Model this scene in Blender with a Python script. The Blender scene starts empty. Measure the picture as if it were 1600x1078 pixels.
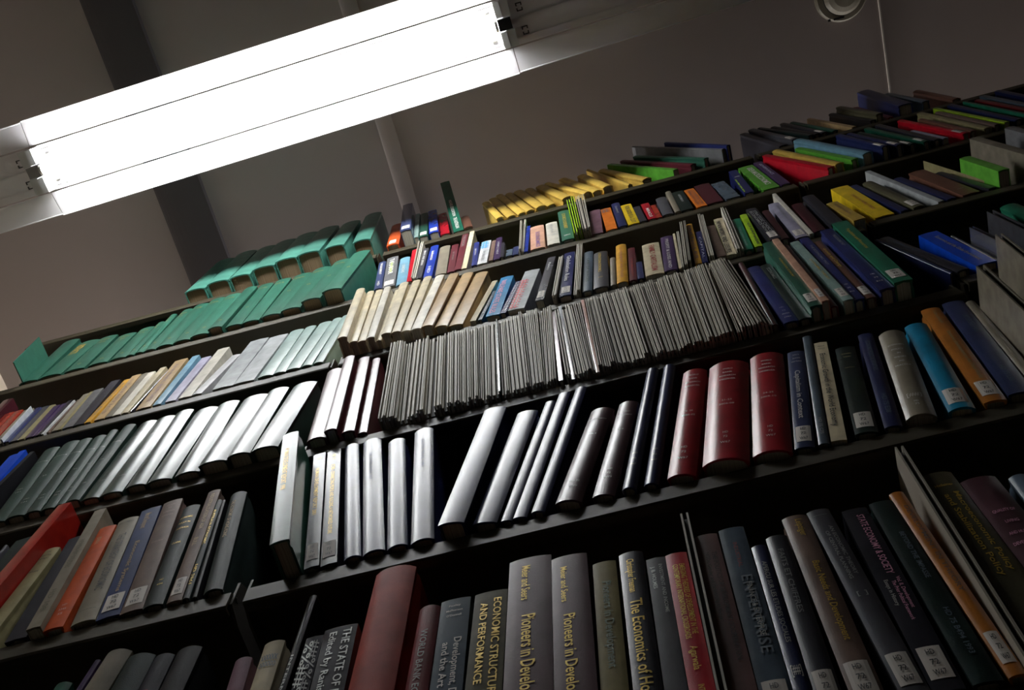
import bpy, bmesh, math, random
from mathutils import Vector, Matrix, Euler
random.seed(7)
SC = bpy.context.scene
COL = SC.collection

# ------------------------------------------------------------------ camera
F_PX, YAW, PITCH, ROLL = 1531.86, -0.199759, 1.222478, -0.0611975
CAM = Vector((0.419034, -0.517151, -0.909506))
ca, sa = math.cos(YAW), math.sin(YAW); cb, sb = math.cos(PITCH), math.sin(PITCH)
fwd = Vector((sa*cb, ca*cb, sb)); rgt = Vector((ca, -sa, 0)); upv = rgt.cross(fwd)
r2 = rgt*math.cos(ROLL) + upv*math.sin(ROLL); u2 = -rgt*math.sin(ROLL) + upv*math.cos(ROLL)
cd = bpy.data.cameras.new('camera'); cam = bpy.data.objects.new('camera', cd); COL.objects.link(cam)
M = Matrix((r2, u2, -fwd)).transposed().to_4x4(); M.translation = CAM
cam.matrix_world = M
cd.sensor_width = 36; cd.lens = 36*F_PX/1600; cd.clip_start = 0.02
SC.camera = cam

# ------------------------------------------------------------------ world, exposure
wd = bpy.data.worlds.new('world'); SC.world = wd; wd.use_nodes = True
wd.node_tree.nodes['Background'].inputs[0].default_value = (0.95, 0.93, 1.0, 1)
wd.node_tree.nodes['Background'].inputs[1].default_value = 0.012
SC.view_settings.view_transform = 'Standard'; SC.view_settings.look = 'None'
SC.view_settings.gamma = 1; SC.view_settings.use_curve_mapping = False
SC.view_settings.exposure = 0.15
TUBE_POWER = 100.0

# ------------------------------------------------------------------ geometry constants
BAY = 0.93
ZS = {'A': 0.0, 'B': 0.3338, 'C': 0.6934, 'D': 1.0711, 'E': 1.4328, 'F': -0.37}
RAISE = {('B', 1): 0.030, ('C', 1): 0.010}
CEIL = 1.80
def shelf_z(row, bay): return ZS[row] + RAISE.get((row, bay), 0)

def at(px, py, y):
    """point where the sight line through a photograph point meets the plane at depth y"""
    d = r2*((px-800)/F_PX) + u2*((539-py)/F_PX) + fwd
    t = (y-CAM.y)/d.y
    p = CAM + d*t
    return p.x, p.z

# ------------------------------------------------------------------ materials
MATS = {}
def newmat(name):
    m = bpy.data.materials.new(name); m.use_nodes = True
    return m, m.node_tree.nodes, m.node_tree.links, m.node_tree.nodes['Principled BSDF']
def s2l(c): return tuple((x/12.92 if x <= .04045 else ((x+.055)/1.055)**2.4) for x in c)
COLS = {  # name: (sRGB 0-255)
 'green': (46,92,76), 'teal': (74,128,114), 'seagreen': (40,120,92), 'darkgreen': (46,66,58), 'blackgreen': (28,42,40), 'bottle': (30,84,66),
 'navy': (34,42,84), 'slateblue': (52,62,100), 'blue': (36,62,160), 'royal': (16,70,190), 'lightblue': (116,160,182), 'skyblue': (60,150,205),
 'purple': (72,52,92), 'lilac': (176,172,196), 'indigo': (40,48,104), 'maroon': (96,40,48), 'plum': (88,58,66), 'oxblood': (66,26,34),
 'red': (182,22,40), 'crimson': (168,24,40), 'darkred': (122,30,36), 'brickred': (158,52,36), 'vermilion': (186,40,30), 'orange': (214,92,44), 'tangerine': (222,120,40),
 'brown': (112,76,62), 'tan': (190,160,116), 'ochre': (176,110,44), 'gold': (214,160,60), 'yellow': (232,196,40), 'mustard': (205,170,80),
 'cream': (222,208,176), 'ivory': (226,220,206), 'white': (228,228,230), 'palegrey': (186,190,192), 'grey': (118,118,120), 'darkgrey': (74,74,80),
 'charcoal': (50,50,58), 'black': (24,24,28), 'olive': (98,94,72), 'greige': (140,132,116), 'silver': (168,172,180), 'lime': (168,206,48),
 'leaf': (96,170,60), 'pink': (224,176,164), 'peach': (226,176,150), 'mauve': (130,96,110), 'cyan': (24,140,180), 'steel': (88,102,116),
 'taupe': (118,98,88), 'pinkgrey': (150,120,118), 'khaki': (160,150,110), 'paleteal': (150,176,170), 'gilt': (226,190,84), 'label': (222,214,206),
 'ink': (30,30,34), 'letterwhite': (214,210,206), 'lettersilver': (176,178,176), 'lettergreen': (40,84,52), 'letterred': (150,40,36), 'letterpink': (214,150,180),
 'letterblue': (40,90,130), 'letterpurple': (110,70,130),
}
def colour(cname, j=0.0):
    c = [v/255 for v in COLS[cname]]
    if j: c = [min(1, max(0, v*(1+j))) for v in c]
    return s2l(c)
def cover_mat(cname, finish='cloth', var=0):
    key = (cname, finish, var)
    if key in MATS: return MATS[key]
    m, N, L, b = newmat(f'{cname}_{finish}')
    base = colour(cname, (var-1)*0.10 if var else 0)
    tc = N.new('ShaderNodeTexCoord'); nz = N.new('ShaderNodeTexNoise'); mp = N.new('ShaderNodeMapping')
    L.new(tc.outputs['Object'], mp.inputs[0]); L.new(mp.outputs[0], nz.inputs['Vector'])
    nz.inputs['Scale'].default_value = 45; nz.inputs['Detail'].default_value = 5
    mix = N.new('ShaderNodeMix'); mix.data_type = 'RGBA'; mix.blend_type = 'MULTIPLY'
    cr = N.new('ShaderNodeValToRGB'); cr.color_ramp.elements[0].position = .3; cr.color_ramp.elements[0].color = (.72,.72,.72,1)
    cr.color_ramp.elements[1].position = .72; cr.color_ramp.elements[1].color = (1.08,1.08,1.08,1)
    L.new(nz.outputs['Fac'], cr.inputs[0]); mix.inputs[0].default_value = 1
    mix.inputs[6].default_value = (*base, 1); L.new(cr.outputs[0], mix.inputs[7]); L.new(mix.outputs[2], b.inputs['Base Color'])
    bp = N.new('ShaderNodeBump'); n2 = N.new('ShaderNodeTexNoise'); L.new(tc.outputs['Object'], n2.inputs['Vector'])
    if finish == 'cloth':
        n2.inputs['Scale'].default_value = 800; n2.inputs['Detail'].default_value = 3
        bp.inputs['Strength'].default_value = .4; bp.inputs['Distance'].default_value = .0003
        b.inputs['Roughness'].default_value = .29; b.inputs['Specular IOR Level'].default_value = .38
    elif finish == 'matte':
        n2.inputs['Scale'].default_value = 900; n2.inputs['Detail'].default_value = 3
        bp.inputs['Strength'].default_value = .5; bp.inputs['Distance'].default_value = .0004
        b.inputs['Roughness'].default_value = .5; b.inputs['Specular IOR Level'].default_value = .08
    else:
        n2.inputs['Scale'].default_value = 30; n2.inputs['Detail'].default_value = 2
        bp.inputs['Strength'].default_value = .15; bp.inputs['Distance'].default_value = .002
        b.inputs['Roughness'].default_value = .22; b.inputs['Specular IOR Level'].default_value = .45
    L.new(n2.outputs['Fac'], bp.inputs['Height']); L.new(bp.outputs[0], b.inputs['Normal'])
    MATS[key] = m
    return m
def plain_mat(name, rgb, rough=.5, metal=0, emit=0, ecol=None, bump=None, spec=.5):
    if name in MATS: return MATS[name]
    m, N, L, b = newmat(name)
    b.inputs['Base Color'].default_value = (*s2l([v/255 for v in rgb]), 1)
    b.inputs['Roughness'].default_value = rough; b.inputs['Metallic'].default_value = metal; b.inputs['Specular IOR Level'].default_value = spec
    if emit:
        b.inputs['Emission Color'].default_value = (*(ecol or (1,1,1)), 1); b.inputs['Emission Strength'].default_value = emit
    tc = N.new('ShaderNodeTexCoord'); nz = N.new('ShaderNodeTexNoise'); L.new(tc.outputs['Object'], nz.inputs['Vector'])
    sc, dist = bump or (60, .0004)
    nz.inputs['Scale'].default_value = sc; nz.inputs['Detail'].default_value = 6
    bp = N.new('ShaderNodeBump'); bp.inputs['Strength'].default_value = .3; bp.inputs['Distance'].default_value = dist
    L.new(nz.outputs['Fac'], bp.inputs['Height']); L.new(bp.outputs[0], b.inputs['Normal'])
    MATS[name] = m
    return m
def page_mat(old=False):
    key = 'pages_old' if old else 'pages'
    if key in MATS: return MATS[key]
    m, N, L, b = newmat(key)
    tc = N.new('ShaderNodeTexCoord'); wv = N.new('ShaderNodeTexNoise'); mp = N.new('ShaderNodeMapping')
    mp.inputs['Scale'].default_value = (900, 6, 6); wv.inputs['Scale'].default_value = 1; wv.inputs['Detail'].default_value = 3
    L.new(tc.outputs['Object'], mp.inputs[0]); L.new(mp.outputs[0], wv.inputs['Vector'])
    cr = N.new('ShaderNodeValToRGB')
    cr.color_ramp.elements[0].position = .3; cr.color_ramp.elements[1].position = .7
    a, c = ((.20,.13,.07,1), (.42,.30,.17,1)) if old else ((.36,.32,.25,1), (.66,.62,.52,1))
    cr.color_ramp.elements[0].color = a; cr.color_ramp.elements[1].color = c
    L.new(wv.outputs['Fac'], cr.inputs[0]); L.new(cr.outputs[0], b.inputs['Base Color']); b.inputs['Roughness'].default_value = .85
    MATS[key] = m
    return m
def letter_mat(cname):
    metal = cname in ('gilt', 'lettersilver')
    return plain_mat('lettering_'+cname, COLS[cname], .35 if metal else .6, .35 if metal else 0)

# ------------------------------------------------------------------ mesh helpers
def mk(name, verts, faces, mat=None, parent=None, smooth=None):
    me = bpy.data.meshes.new(name); me.from_pydata(verts, [], faces); me.update()
    if mat: me.materials.append(mat)
    o = bpy.data.objects.new(name, me); COL.objects.link(o)
    if parent: o.parent = parent
    if smooth: me.shade_smooth() if smooth is True else None
    return o
def bm_obj(name, bm, mat, parent=None, smooth=False):
    me = bpy.data.meshes.new(name); bmesh.ops.recalc_face_normals(bm, faces=bm.faces); bm.to_mesh(me); bm.free()
    if mat: me.materials.append(mat)
    if smooth: me.shade_smooth()
    o = bpy.data.objects.new(name, me); COL.objects.link(o)
    if parent: o.parent = parent
    return o
def bx(bm, x0, x1, y0, y1, z0, z1):
    v = [bm.verts.new(p) for p in ((x0,y0,z0),(x1,y0,z0),(x1,y1,z0),(x0,y1,z0),(x0,y0,z1),(x1,y0,z1),(x1,y1,z1),(x0,y1,z1))]
    for f in ((0,3,2,1),(4,5,6,7),(0,1,5,4),(1,2,6,5),(2,3,7,6),(3,0,4,7)): bm.faces.new([v[i] for i in f])
    return v
def prism(bm, prof, a0, a1, axis='x'):
    """closed outline extruded along an axis; prof are the other two coordinates"""
    def P(q, a): return {'x': (a, q[0], q[1]), 'y': (q[0], a, q[1]), 'z': (q[0], q[1], a)}[axis]
    A = [bm.verts.new(P(q, a0)) for q in prof]; B = [bm.verts.new(P(q, a1)) for q in prof]
    n = len(prof)
    for i in range(n): bm.faces.new((A[i], A[(i+1)%n], B[(i+1)%n], B[i]))
    bm.faces.new(A[::-1]); bm.faces.new(B)
def tube(bm, p0, p1, r, n=16):
    p0, p1 = Vector(p0), Vector(p1); d = (p1-p0).normalized(); a = d.orthogonal().normalized(); b = d.cross(a)
    R0, R1 = [], []
    for i in range(n):
        t = 2*math.pi*i/n; o = a*math.cos(t)*r + b*math.sin(t)*r
        R0.append(bm.verts.new(p0+o)); R1.append(bm.verts.new(p1+o))
    for i in range(n): bm.faces.new((R0[i], R0[(i+1)%n], R1[(i+1)%n], R1[i]))
    bm.faces.new(R0[::-1]); bm.faces.new(R1)
def empty(name, loc, rot=(0,0,0)):
    o = bpy.data.objects.new(name, None); COL.objects.link(o); o.location = loc; o.rotation_euler = rot
    o.empty_display_size = .05
    return o
def tag(o, label, cat, group=None):
    o['label'] = label; o['category'] = cat
    if group: o['group'] = group
def struct(o): o['kind'] = 'structure'; return o

# ------------------------------------------------------------------ room shell
wallm = plain_mat('painted_plaster', (160,150,147), .8, bump=(14, .002))
wallm2 = plain_mat('wall_paint', (196,184,168), .8, bump=(14, .002))
floorm = plain_mat('linoleum', (88,80,72), .5, bump=(40, .001))
ductm = plain_mat('beam_grey', (74,70,74), .7, bump=(20, .001))  # one even grey, darker than the ceiling
XL, XR, YB, YF = -1.25, 4.4, 3.4, -3.1
FLOOR = -1.95
bm = bmesh.new(); bx(bm, XL, XR, YF, YB, CEIL, CEIL+.06); struct(bm_obj('ceiling', bm, wallm))
bm = bmesh.new(); bx(bm, XL, XR, YF, YB, FLOOR-.06, FLOOR); struct(bm_obj('floor', bm, floorm))
bm = bmesh.new(); bx(bm, XL, XR, YB, YB+.08, FLOOR, CEIL+.06); struct(bm_obj('wall_back', bm, wallm2))
bm = bmesh.new(); bx(bm, XL-.08, XL, YF, YB, FLOOR, CEIL+.06); struct(bm_obj('wall_left', bm, wallm2))
bm = bmesh.new(); bx(bm, XR, XR+.08, YF, YB, FLOOR, CEIL+.06); struct(bm_obj('wall_right', bm, wallm2))
bm = bmesh.new(); bx(bm, XL, XR, YF-.08, YF, FLOOR, CEIL+.06); struct(bm_obj('wall_front', bm, wallm2))
# dropped beam running away over the shelves, rounded on its left side
def beam(name, x0, x1, drop, mat, n=7):
    prof = [(x1, CEIL), (x1, CEIL-drop)]
    for i in range(n+1):
        t = i/n*math.pi/2
        prof.append((x1-(x1-x0)*(.35+.65*math.sin(t)), CEIL-drop*math.cos(t)))
    bm = bmesh.new(); prism(bm, prof, YF+.002, YB-.002, 'y')
    return struct(bm_obj(name, bm, mat))
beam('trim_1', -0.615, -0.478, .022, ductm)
beam('trim_2', 0.030, 0.076, .008, wallm)

bm = bmesh.new(); bx(bm, 1.396, 1.400, -1.0, YB-.002, CEIL-.004, CEIL)
struct(bm_obj('trim_4', bm, plain_mat('white_filler', (215,208,200), .6)))

holder = plain_mat('holder_plastic', (206,206,204), .4)
# ------------------------------------------------------------------ fluorescent batten
whitem = plain_mat('white_enamel', (232,228,230), .35)
FX = empty('fluorescent_fixture', (-0.136, -0.4205, 1.380), (0, 0, -math.atan2(.039, 1.198)))
tag(FX, 'long white fluorescent batten with flared side reflectors hanging under the ceiling', 'ceiling light')
K = .911   # local: x along tube, tube centre at origin
SEG = [(-.855, -.572), (-.570, .570), (.572, 2.5)]
for (a, b_) in SEG:
    bm = bmesh.new(); prism(bm, [(-.053,.036),(.053,.036),(.053,.085),(-.053,.085)], a, b_)
    bx(bm, a, b_, -.0055, .0055, .0325, .0362)
    for s in (-1, 1): bx(bm, a, b_, s*.040-.003, s*.040+.003, .034, .0362)
    bm_obj('channel', bm, whitem, FX)
    for s in (1, -1):
        off = 0.0 if a == -.570 else .0025
        bm = bmesh.new(); e = .113 - off
        prism(bm, [(s*.0568,.0385),(s*.060,.0385),(s*e,.0475),(s*(e+.0008),.0455),(s*(e+.0026),.0457),(s*(e+.002),.0500),(s*.061,.0405),(s*.0568,.0405)], a, b_)
        bm_obj('reflector', bm, whitem, FX)
bm = bmesh.new(); tube(bm, (-.545,0,0), (.545,0,0), .012, 20)
tb = bm_obj('fluorescent_tube', bm, plain_mat('tube_glow', (255,255,255), .4, 0, TUBE_POWER, (0.97,1.0,1.0)), FX, True)
for s in (-1, 1):
    bm = bmesh.new(); tube(bm, (s*.5455,0,0), (s*.552,0,0), .0122, 20)
    bm_obj('tube_cap', bm, plain_mat('cap_metal', (190,188,184), .3, .8), FX)
darkm = plain_mat('black_plastic', (22,22,24), .5)
holder = plain_mat('holder_plastic', (206,206,204), .4)
for s in (-1, 1):
    for k in (-1, 1):
        bm = bmesh.new()
        x0, x1 = sorted((s*.553, s*.567)); bx(bm, x0, x1, k*.016 if k > 0 else -.051, .051 if k > 0 else -.016, -.006, .0355)
        x0, x1 = sorted((s*.5675, s*.586)); bx(bm, x0, x1, k*.014 if k > 0 else -.051, .051 if k > 0 else -.014, -.004, .0355)
        h = bm_obj('lamp_holder', bm, holder, FX)
        bm = bmesh.new(); xs = s*.536
        bx(bm, xs-.006, xs+.006, k*.030-.0016, k*.030+.0016, .022, .0355); bx(bm, xs-.006, xs-.003, k*.030, k*.030+.006, .022, .0355)
        bm_obj('spring_clip', bm, plain_mat('clip_metal', (150,148,140), .3, .8), FX)
    bm = bmesh.new(); x0, x1 = sorted((s*.553, s*.583)); bx(bm, x0, x1, -.0125, .0125, -.004, .0322)
    bm_obj('tube_socket', bm, darkm if s > 0 else plain_mat('socket_grey', (150,146,146), .4), FX)
# cable anchor slots stamped in the channel
for s in (-1, 1):
    for k in (-1, 1):
        bm = bmesh.new(); cx_ = s*.609
        for q in (0, 1):
            u = .0052 if q else -.0052
            cyy = k*.026 + u
            sgn = 1 if q else -1
            bx(bm, cx_-.007, cx_+.007, cyy-.0012+sgn*.003, cyy+.0012+sgn*.003, .0345, .0359)
            bx(bm, cx_-.007, cx_-.0045, cyy-.003, cyy+.003, .0345, .0359); bx(bm, cx_+.0045, cx_+.007, cyy-.003, cyy+.003, .0345, .0359)
        bm_obj('cable_slot', bm, plain_mat('slot_shadow_grey', (60,58,60), .6), FX)
for x in (-.4, .4, 1.4):
    bm = bmesh.new(); tube(bm, (x,0,.0852), (x,0,CEIL-1.380-.0005), .004, 10); bm_obj('hanging_rod', bm, whitem, FX)

# added bare battens, unseen from here, put in to brighten the ceiling
FILL_GLOW = 215.0
for (bxx, byy, lab) in ((1.55, 1.05, 'added unseen fluorescent batten brightening the ceiling at right, behind the bookshelves'), (-0.25, 1.05, 'added unseen fluorescent batten brightening the ceiling behind the bookshelves'), (0.3, -2.5, 'added unseen fluorescent batten brightening the ceiling behind the camera')):
    R_ = empty('added_batten', (bxx, byy, CEIL-.001)); tag(R_, lab, 'ceiling light')
    bm = bmesh.new(); bx(bm, -.63, .63, -.03, .03, -.05, 0); bm_obj('channel', bm, whitem, R_)
    bm = bmesh.new(); tube(bm, (-.6,0,-.085), (.6,0,-.085), .013, 16); bm_obj('fluorescent_tube', bm, plain_mat(f'fill_tube_glow_{bxx}', (255,255,255), .4, 0, FILL_GLOW*.3 if bxx > 1 else FILL_GLOW if byy > 0 else 9, (1,.96,.93)), R_, True)
    for s in (-1, 1):
        bm = bmesh.new(); bx(bm, *sorted((s*.6005, s*.62)), -.014, .014, -.1, -.0502); bm_obj('lamp_holder', bm, holder, R_)

# smoke detector on the ceiling
dm = plain_mat('detector_plastic', (120,114,100), .5)
SD = empty('smoke_detector', (1.301, -0.272, CEIL))
tag(SD, 'round off-white smoke detector fixed to the ceiling near the top edge', 'smoke detector')
def lathe(bm, prof, n=36):
    rings = []
    for r, z in prof:
        rings.append([bm.verts.new((r*math.cos(2*math.pi*i/n), r*math.sin(2*math.pi*i/n), z)) for i in range(n)])
    for a, b in zip(rings, rings[1:]):
        for i in range(n): bm.faces.new((a[i], a[(i+1)%n], b[(i+1)%n], b[i]))
    bm.faces.new(rings[0]); bm.faces.new(rings[-1][::-1])
bm = bmesh.new(); lathe(bm, [(.068,-.0003),(.068,-.012),(.064,-.016),(.050,-.017)]); bm_obj('base', bm, dm, SD)
bm = bmesh.new(); lathe(bm, [(.050,-.0172),(.050,-.026),(.042,-.036),(.030,-.042),(.012,-.045)]); bm_obj('sensor_dome', bm, dm, SD)
bm = bmesh.new(); lathe(bm, [(.0515,-.020),(.0515,-.0235),(.047,-.0235),(.047,-.020)]); bm_obj('vent_ring', bm, darkm, SD)
bm = bmesh.new(); lathe(bm, [(.006,-.0452),(.005,-.047)], 12)
bm_obj('indicator', bm, darkm, SD)
bm = bmesh.new()
bx(bm, -.045, -.038, .052, .058, -.0185, -.0168)
bx(bm, -.030, -.002, .053, .058, -.0185, -.0168)
bm_obj('brand_plate', bm, darkm, SD)

# ------------------------------------------------------------------ shelving
steel = plain_mat('brown_black_steel', (64,58,45), .5, .0, bump=(500, .00003), spec=.2)
backm = plain_mat('dark_back_panel', (16,15,15), .7)
DEP = .27; LIP = .030
def flange_prof(): return [(.004,.0), (.004,.020), (.020,.030), (.215,.150), (DEP,.155), (DEP,-.028), (.03,-.028), (.004,-.020)]
BN = {-2: 'far left', -1: 'left', 0: 'middle', 1: 'right', 2: 'far right'}
for bay in (-1, 0, 1, 2):
    x0, x1 = bay*BAY+.006, (bay+1)*BAY-.006
    root = empty('shelving_unit', (x0, 0, FLOOR))
    desc = {-2: 'dark brown steel shelving unit beyond the left edge of the photo', -1: 'dark brown steel shelving bay at left filled with green volumes',
            0: 'dark brown steel shelving bay in the middle, with the grey pamphlet binders', 1: 'dark brown steel shelving bay at right, in the dimmest light',
            2: 'dark brown steel shelving unit beyond the right edge of the photo'}[bay]
    tag(root, desc, 'bookshelf', 'run of steel library shelving')
    def rel(bm, nm, mat, par=None):
        o = bm_obj(nm, bm, mat); o.data.transform(Matrix.Translation((-x0, 0, -FLOOR))); o.parent = par or root
        return o
    rows = ['E','D','C','B','A','F']
    for row in rows:
        z = shelf_z(row, bay)
        bm = bmesh.new()
        prof = [(.0038,z),(0,z-.0032),(0,z-LIP+.003),(.0015,z-LIP),(.012,z-LIP),(.012,z-LIP+.003),(.0035,z-LIP+.003),(.0035,z-.003),(DEP,z-.003),(DEP,z)]
        prism(bm, prof, x0+.0035, x1-.0035)
        sh = rel(bm, 'shelf', steel)
        for xs in (x0, x1-.003):
            bm = bmesh.new()
            prism(bm, [(q[0], q[1]+z) for q in flange_prof()], xs, xs+.003)
            br = rel(bm, 'end_bracket', steel, sh)
            bm = bmesh.new(); tube(bm, (xs-.001, .010, z-.006), (xs+.004, .010, z-.006), .0035, 10)
            rel(bm, 'bracket_pin', steel, sh)
    for z in (-.75, -1.15, -1.55, -1.9):
        bm = bmesh.new(); prism(bm, [(0,z-LIP),(0,z),(DEP,z),(DEP,z-.003),(.003,z-.003),(.003,z-LIP)], x0+.001, x1-.001); rel(bm, 'shelf', steel)
    bm = bmesh.new(); bx(bm, x0, x1, DEP+.004, DEP+.010, FLOOR, ZS['E']+.02); rel(bm, 'back_panel', backm)
    for xs in (x0, x1-.03):
        bm = bmesh.new(); bx(bm, xs, xs+.03, DEP+.0105, DEP+.05, FLOOR, ZS['E']+.16); rel(bm, 'upright', steel)

for k in range(4):  # added unseen shelving, keeps the rear batten's light off the books
    x0, x1 = -.95+k*BAY, -.95+(k+1)*BAY-.01
    root = empty('shelving_unit', (x0, -1.08, FLOOR)); tag(root, 'added empty steel shelving behind the camera, unseen, blocking lamp light', 'bookshelf', 'added light-blocking shelving behind the camera')
    w_ = x1-x0
    bm = bmesh.new(); bx(bm, 0, w_, -.29, -.28, 0, 3.36); bm_obj('back_panel', bm, backm, root)
    for j in range(9):
        bm = bmesh.new(); bx(bm, .031, w_-.031, -.2795, 0, .12+j*.4, .15+j*.4); bm_obj('shelf', bm, steel, root)
    for xx in (0, w_-.03):
        bm = bmesh.new(); bx(bm, xx, xx+.03, -.2795, -.02, 0, 3.36); bm_obj('upright', bm, steel, root)

# ------------------------------------------------------------------ lettering cache
TEXTS = {}
def text_geo(s):
    if s in TEXTS: return TEXTS[s]
    cu = bpy.data.curves.new('t', 'FONT'); cu.body = s; cu.resolution_u = 2; cu.offset = .012
    o = bpy.data.objects.new('t', cu); COL.objects.link(o)
    bpy.context.view_layer.update()
    me = bpy.data.meshes.new_from_object(o)
    vs = [v.co.copy() for v in me.vertices]; fs = [tuple(p.vertices) for p in me.polygons]
    bpy.data.objects.remove(o); bpy.data.curves.remove(cu); bpy.data.meshes.remove(me)
    x0 = min(v.x for v in vs); x1 = max(v.x for v in vs)
    y0, y1 = min(0, min(v.y for v in vs)), max(.7, max(v.y for v in vs))
    TEXTS[s] = ([((v.x-x0)/(x1-x0), v.y/.7) for v in vs], fs, (x1-x0)/.7)
    return TEXTS[s]
def lettering(parent, items, w, h, r, name='title_lettering'):
    """items: (mode, text, colour, a, b, c, s). v: runs down the spine from a to b of the height, centred at c across, cap height s of the width
       h: a line across, centred at fraction a from the top, taking b of the width, cap height c (mm)"""
    by = {}
    for (mode, s, col, a, b, c, sz) in items:
        vs, fs, asp = text_geo(s)
        P = []
        for (u, v) in vs:
            if mode == 'v':
                x = (c + (v-.5)*sz)*w; z = h*(1-(a + (b-a)*u))
            elif mode == 'u':
                x = (c - (v-.5)*sz)*w; z = h*(1-(b - (b-a)*u))
            else:
                x = w*(.5 + (u-.5)*b); z = h*(1-a) + (v-.5)*c*.001
            P.append((x, z))
        by.setdefault(col, []).append((P, fs))
    for col, lst in by.items():
        bm = bmesh.new()
        for P, fs in lst:
            V = [bm.verts.new((x, 0, z)) for x, z in P]
            for f in fs:
                try: bm.faces.new([V[i] for i in f])
                except ValueError: pass
        if r > .0015:
            for k in range(1, 8):
                g = bm.verts[:]+bm.edges[:]+bm.faces[:]
                bmesh.ops.bisect_plane(bm, geom=g, plane_co=(w*k/8, 0, 0), plane_no=(1, 0, 0))
        for v in bm.verts: v.co.y = -bulge(v.co.x, w, r)-.0005
        for f in bm.faces:
            f.normal_update()
            if f.normal.y > 0: f.normal_flip()
        me = bpy.data.meshes.new(name); bm.to_mesh(me); bm.free(); me.materials.append(letter_mat(col))
        o = bpy.data.objects.new(name, me); COL.objects.link(o); o.parent = parent

def bulge(x, w, r):
    t = 2*x/w-1
    return r*(1-min(1, abs(t))**2.4)

# ------------------------------------------------------------------ books
def make_book(root, w, h, d, r, mat, pmat, kind, opts):
    n = 9 if r > .001 else 3
    t = min(.0028 if kind != 'g' else .0012, w*.18)
    outer = []
    xs = [w*i/(n-1) for i in range(n)]
    outer = [(x, -bulge(x, w, r)) for x in xs]
    jt = min(.0012, w*.08)
    if kind == 'c' and w > .012:
        rs = [(w, .003), (w-jt, .0055), (w-jt, .0085), (w, .011), (w, d)]
        ls = [(0, d), (0, .011), (jt, .0085), (jt, .0055), (0, .003)]
    else:
        rs = [(w, d)]; ls = [(0, d)]
    inner_r = [(w-t, d), (w-t, .012), (w-t-.0002, t+.0015)]
    inner_s = [(max(t, min(w-t, x)), -bulge(x, w, r)+t) for x in xs[::-1][1:-1]]
    inner_l = [(t+.0002, t+.0015), (t, .012), (t, d)]
    prof = outer + rs + inner_r + inner_s + inner_l + ls
    zs = [0, h]
    bm = bmesh.new(); rings = []
    no = len(outer)
    for zi, z in enumerate(zs):
        ring = []
        for i, (x, y) in enumerate(prof):
            ring.append(bm.verts.new((x, y, z)))
        rings.append(ring)
    m = len(prof)
    for a, b in zip(rings, rings[1:]):
        for i in range(m): bm.faces.new((a[i], a[(i+1)%m], b[(i+1)%m], b[i]))
    # end caps as quads between outer and inner outline
    for ring, flip in ((rings[0], True), (rings[-1], False)):
        f = bm.faces.new(ring if not flip else ring[::-1])
        bmesh.ops.triangulate(bm, faces=[f])
    bmesh.ops.remove_doubles(bm, verts=bm.verts, dist=1e-6)
    o = bm_obj('cover', bm, mat, root, True); o.data.set_sharp_from_angle(angle=math.radians(38))
    ins = .003 if kind == 'c' else .0004
    if w-2*t > .0015:
        bm = bmesh.new()
        px = t+.0003
        po = [(x, -bulge(x, w, r)+t+.0012) for x in xs if px < x < w-px]
        prof2 = [(px, t+.002)] + po + [(w-px, t+.002), (w-px, d-.004), (px, d-.004)]
        prism(bm, prof2, ins, h-ins, 'z')
        bm_obj('pages', bm, pmat, root)
    return o
def sticker(root, w, h, r, z0, z1, lines=('HD', '72', 'W67'), col='label'):
    n = 7; vs = []; fs = []
    a, b = .12*w, .88*w
    if w > .03: a, b = .2*w, .75*w
    for i in range(n):
        x = a+(b-a)*i/(n-1); y = -bulge(x, w, r)-.00035
        vs += [(x, y, z0), (x, y, z1)]
    for i in range(n-1): fs.append((2*i, 2*i+2, 2*i+3, 2*i+1))
    o = mk('spine_label', vs, fs, plain_mat('label_paper_'+col, COLS[col], .7), root)
    if lines:
        its = []
        for k, s in enumerate(lines):
            zc = z1-(z1-z0)*(k+.6)/(len(lines)+.2)
            its.append(('h', s, 'ink', 1-zc/h, .3*(b-a)/w*min(1.9, len(s)*.6), (z1-z0)*1000*.17, 0))
        lettering(o, its, w, h, r, 'label_lettering')
        for c in o.children:
            for v in c.data.vertices: v.co.y -= .0003

ORD = ['first','second','third','fourth','fifth','sixth','seventh','eighth','ninth','tenth','eleventh','twelfth','thirteenth','fourteenth','fifteenth','sixteenth','seventeenth','eighteenth','nineteenth']
TENS = {2:'twent',3:'thirt',4:'fort',5:'fift',6:'sixt',7:'sevent',8:'eight',9:'ninet'}
def ordinal(n):
    if n < 20: return ORD[n-1]
    t, o = divmod(n, 10)
    if n >= 100: return 'one hundred' + ('th' if n == 100 else ' and ' + ordinal(n-100))
    return TENS[t]+'ieth' if o == 0 else TENS[t]+'y-'+ORD[o-1]
NEXT = {'F': 'A', 'A': 'B', 'B': 'C', 'C': 'D', 'D': 'E'}
ROWN = {'E': 'top shelf', 'D': 'second shelf', 'C': 'third shelf', 'B': 'fourth shelf', 'A': 'fifth shelf', 'F': 'lowest shelf'}

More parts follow.
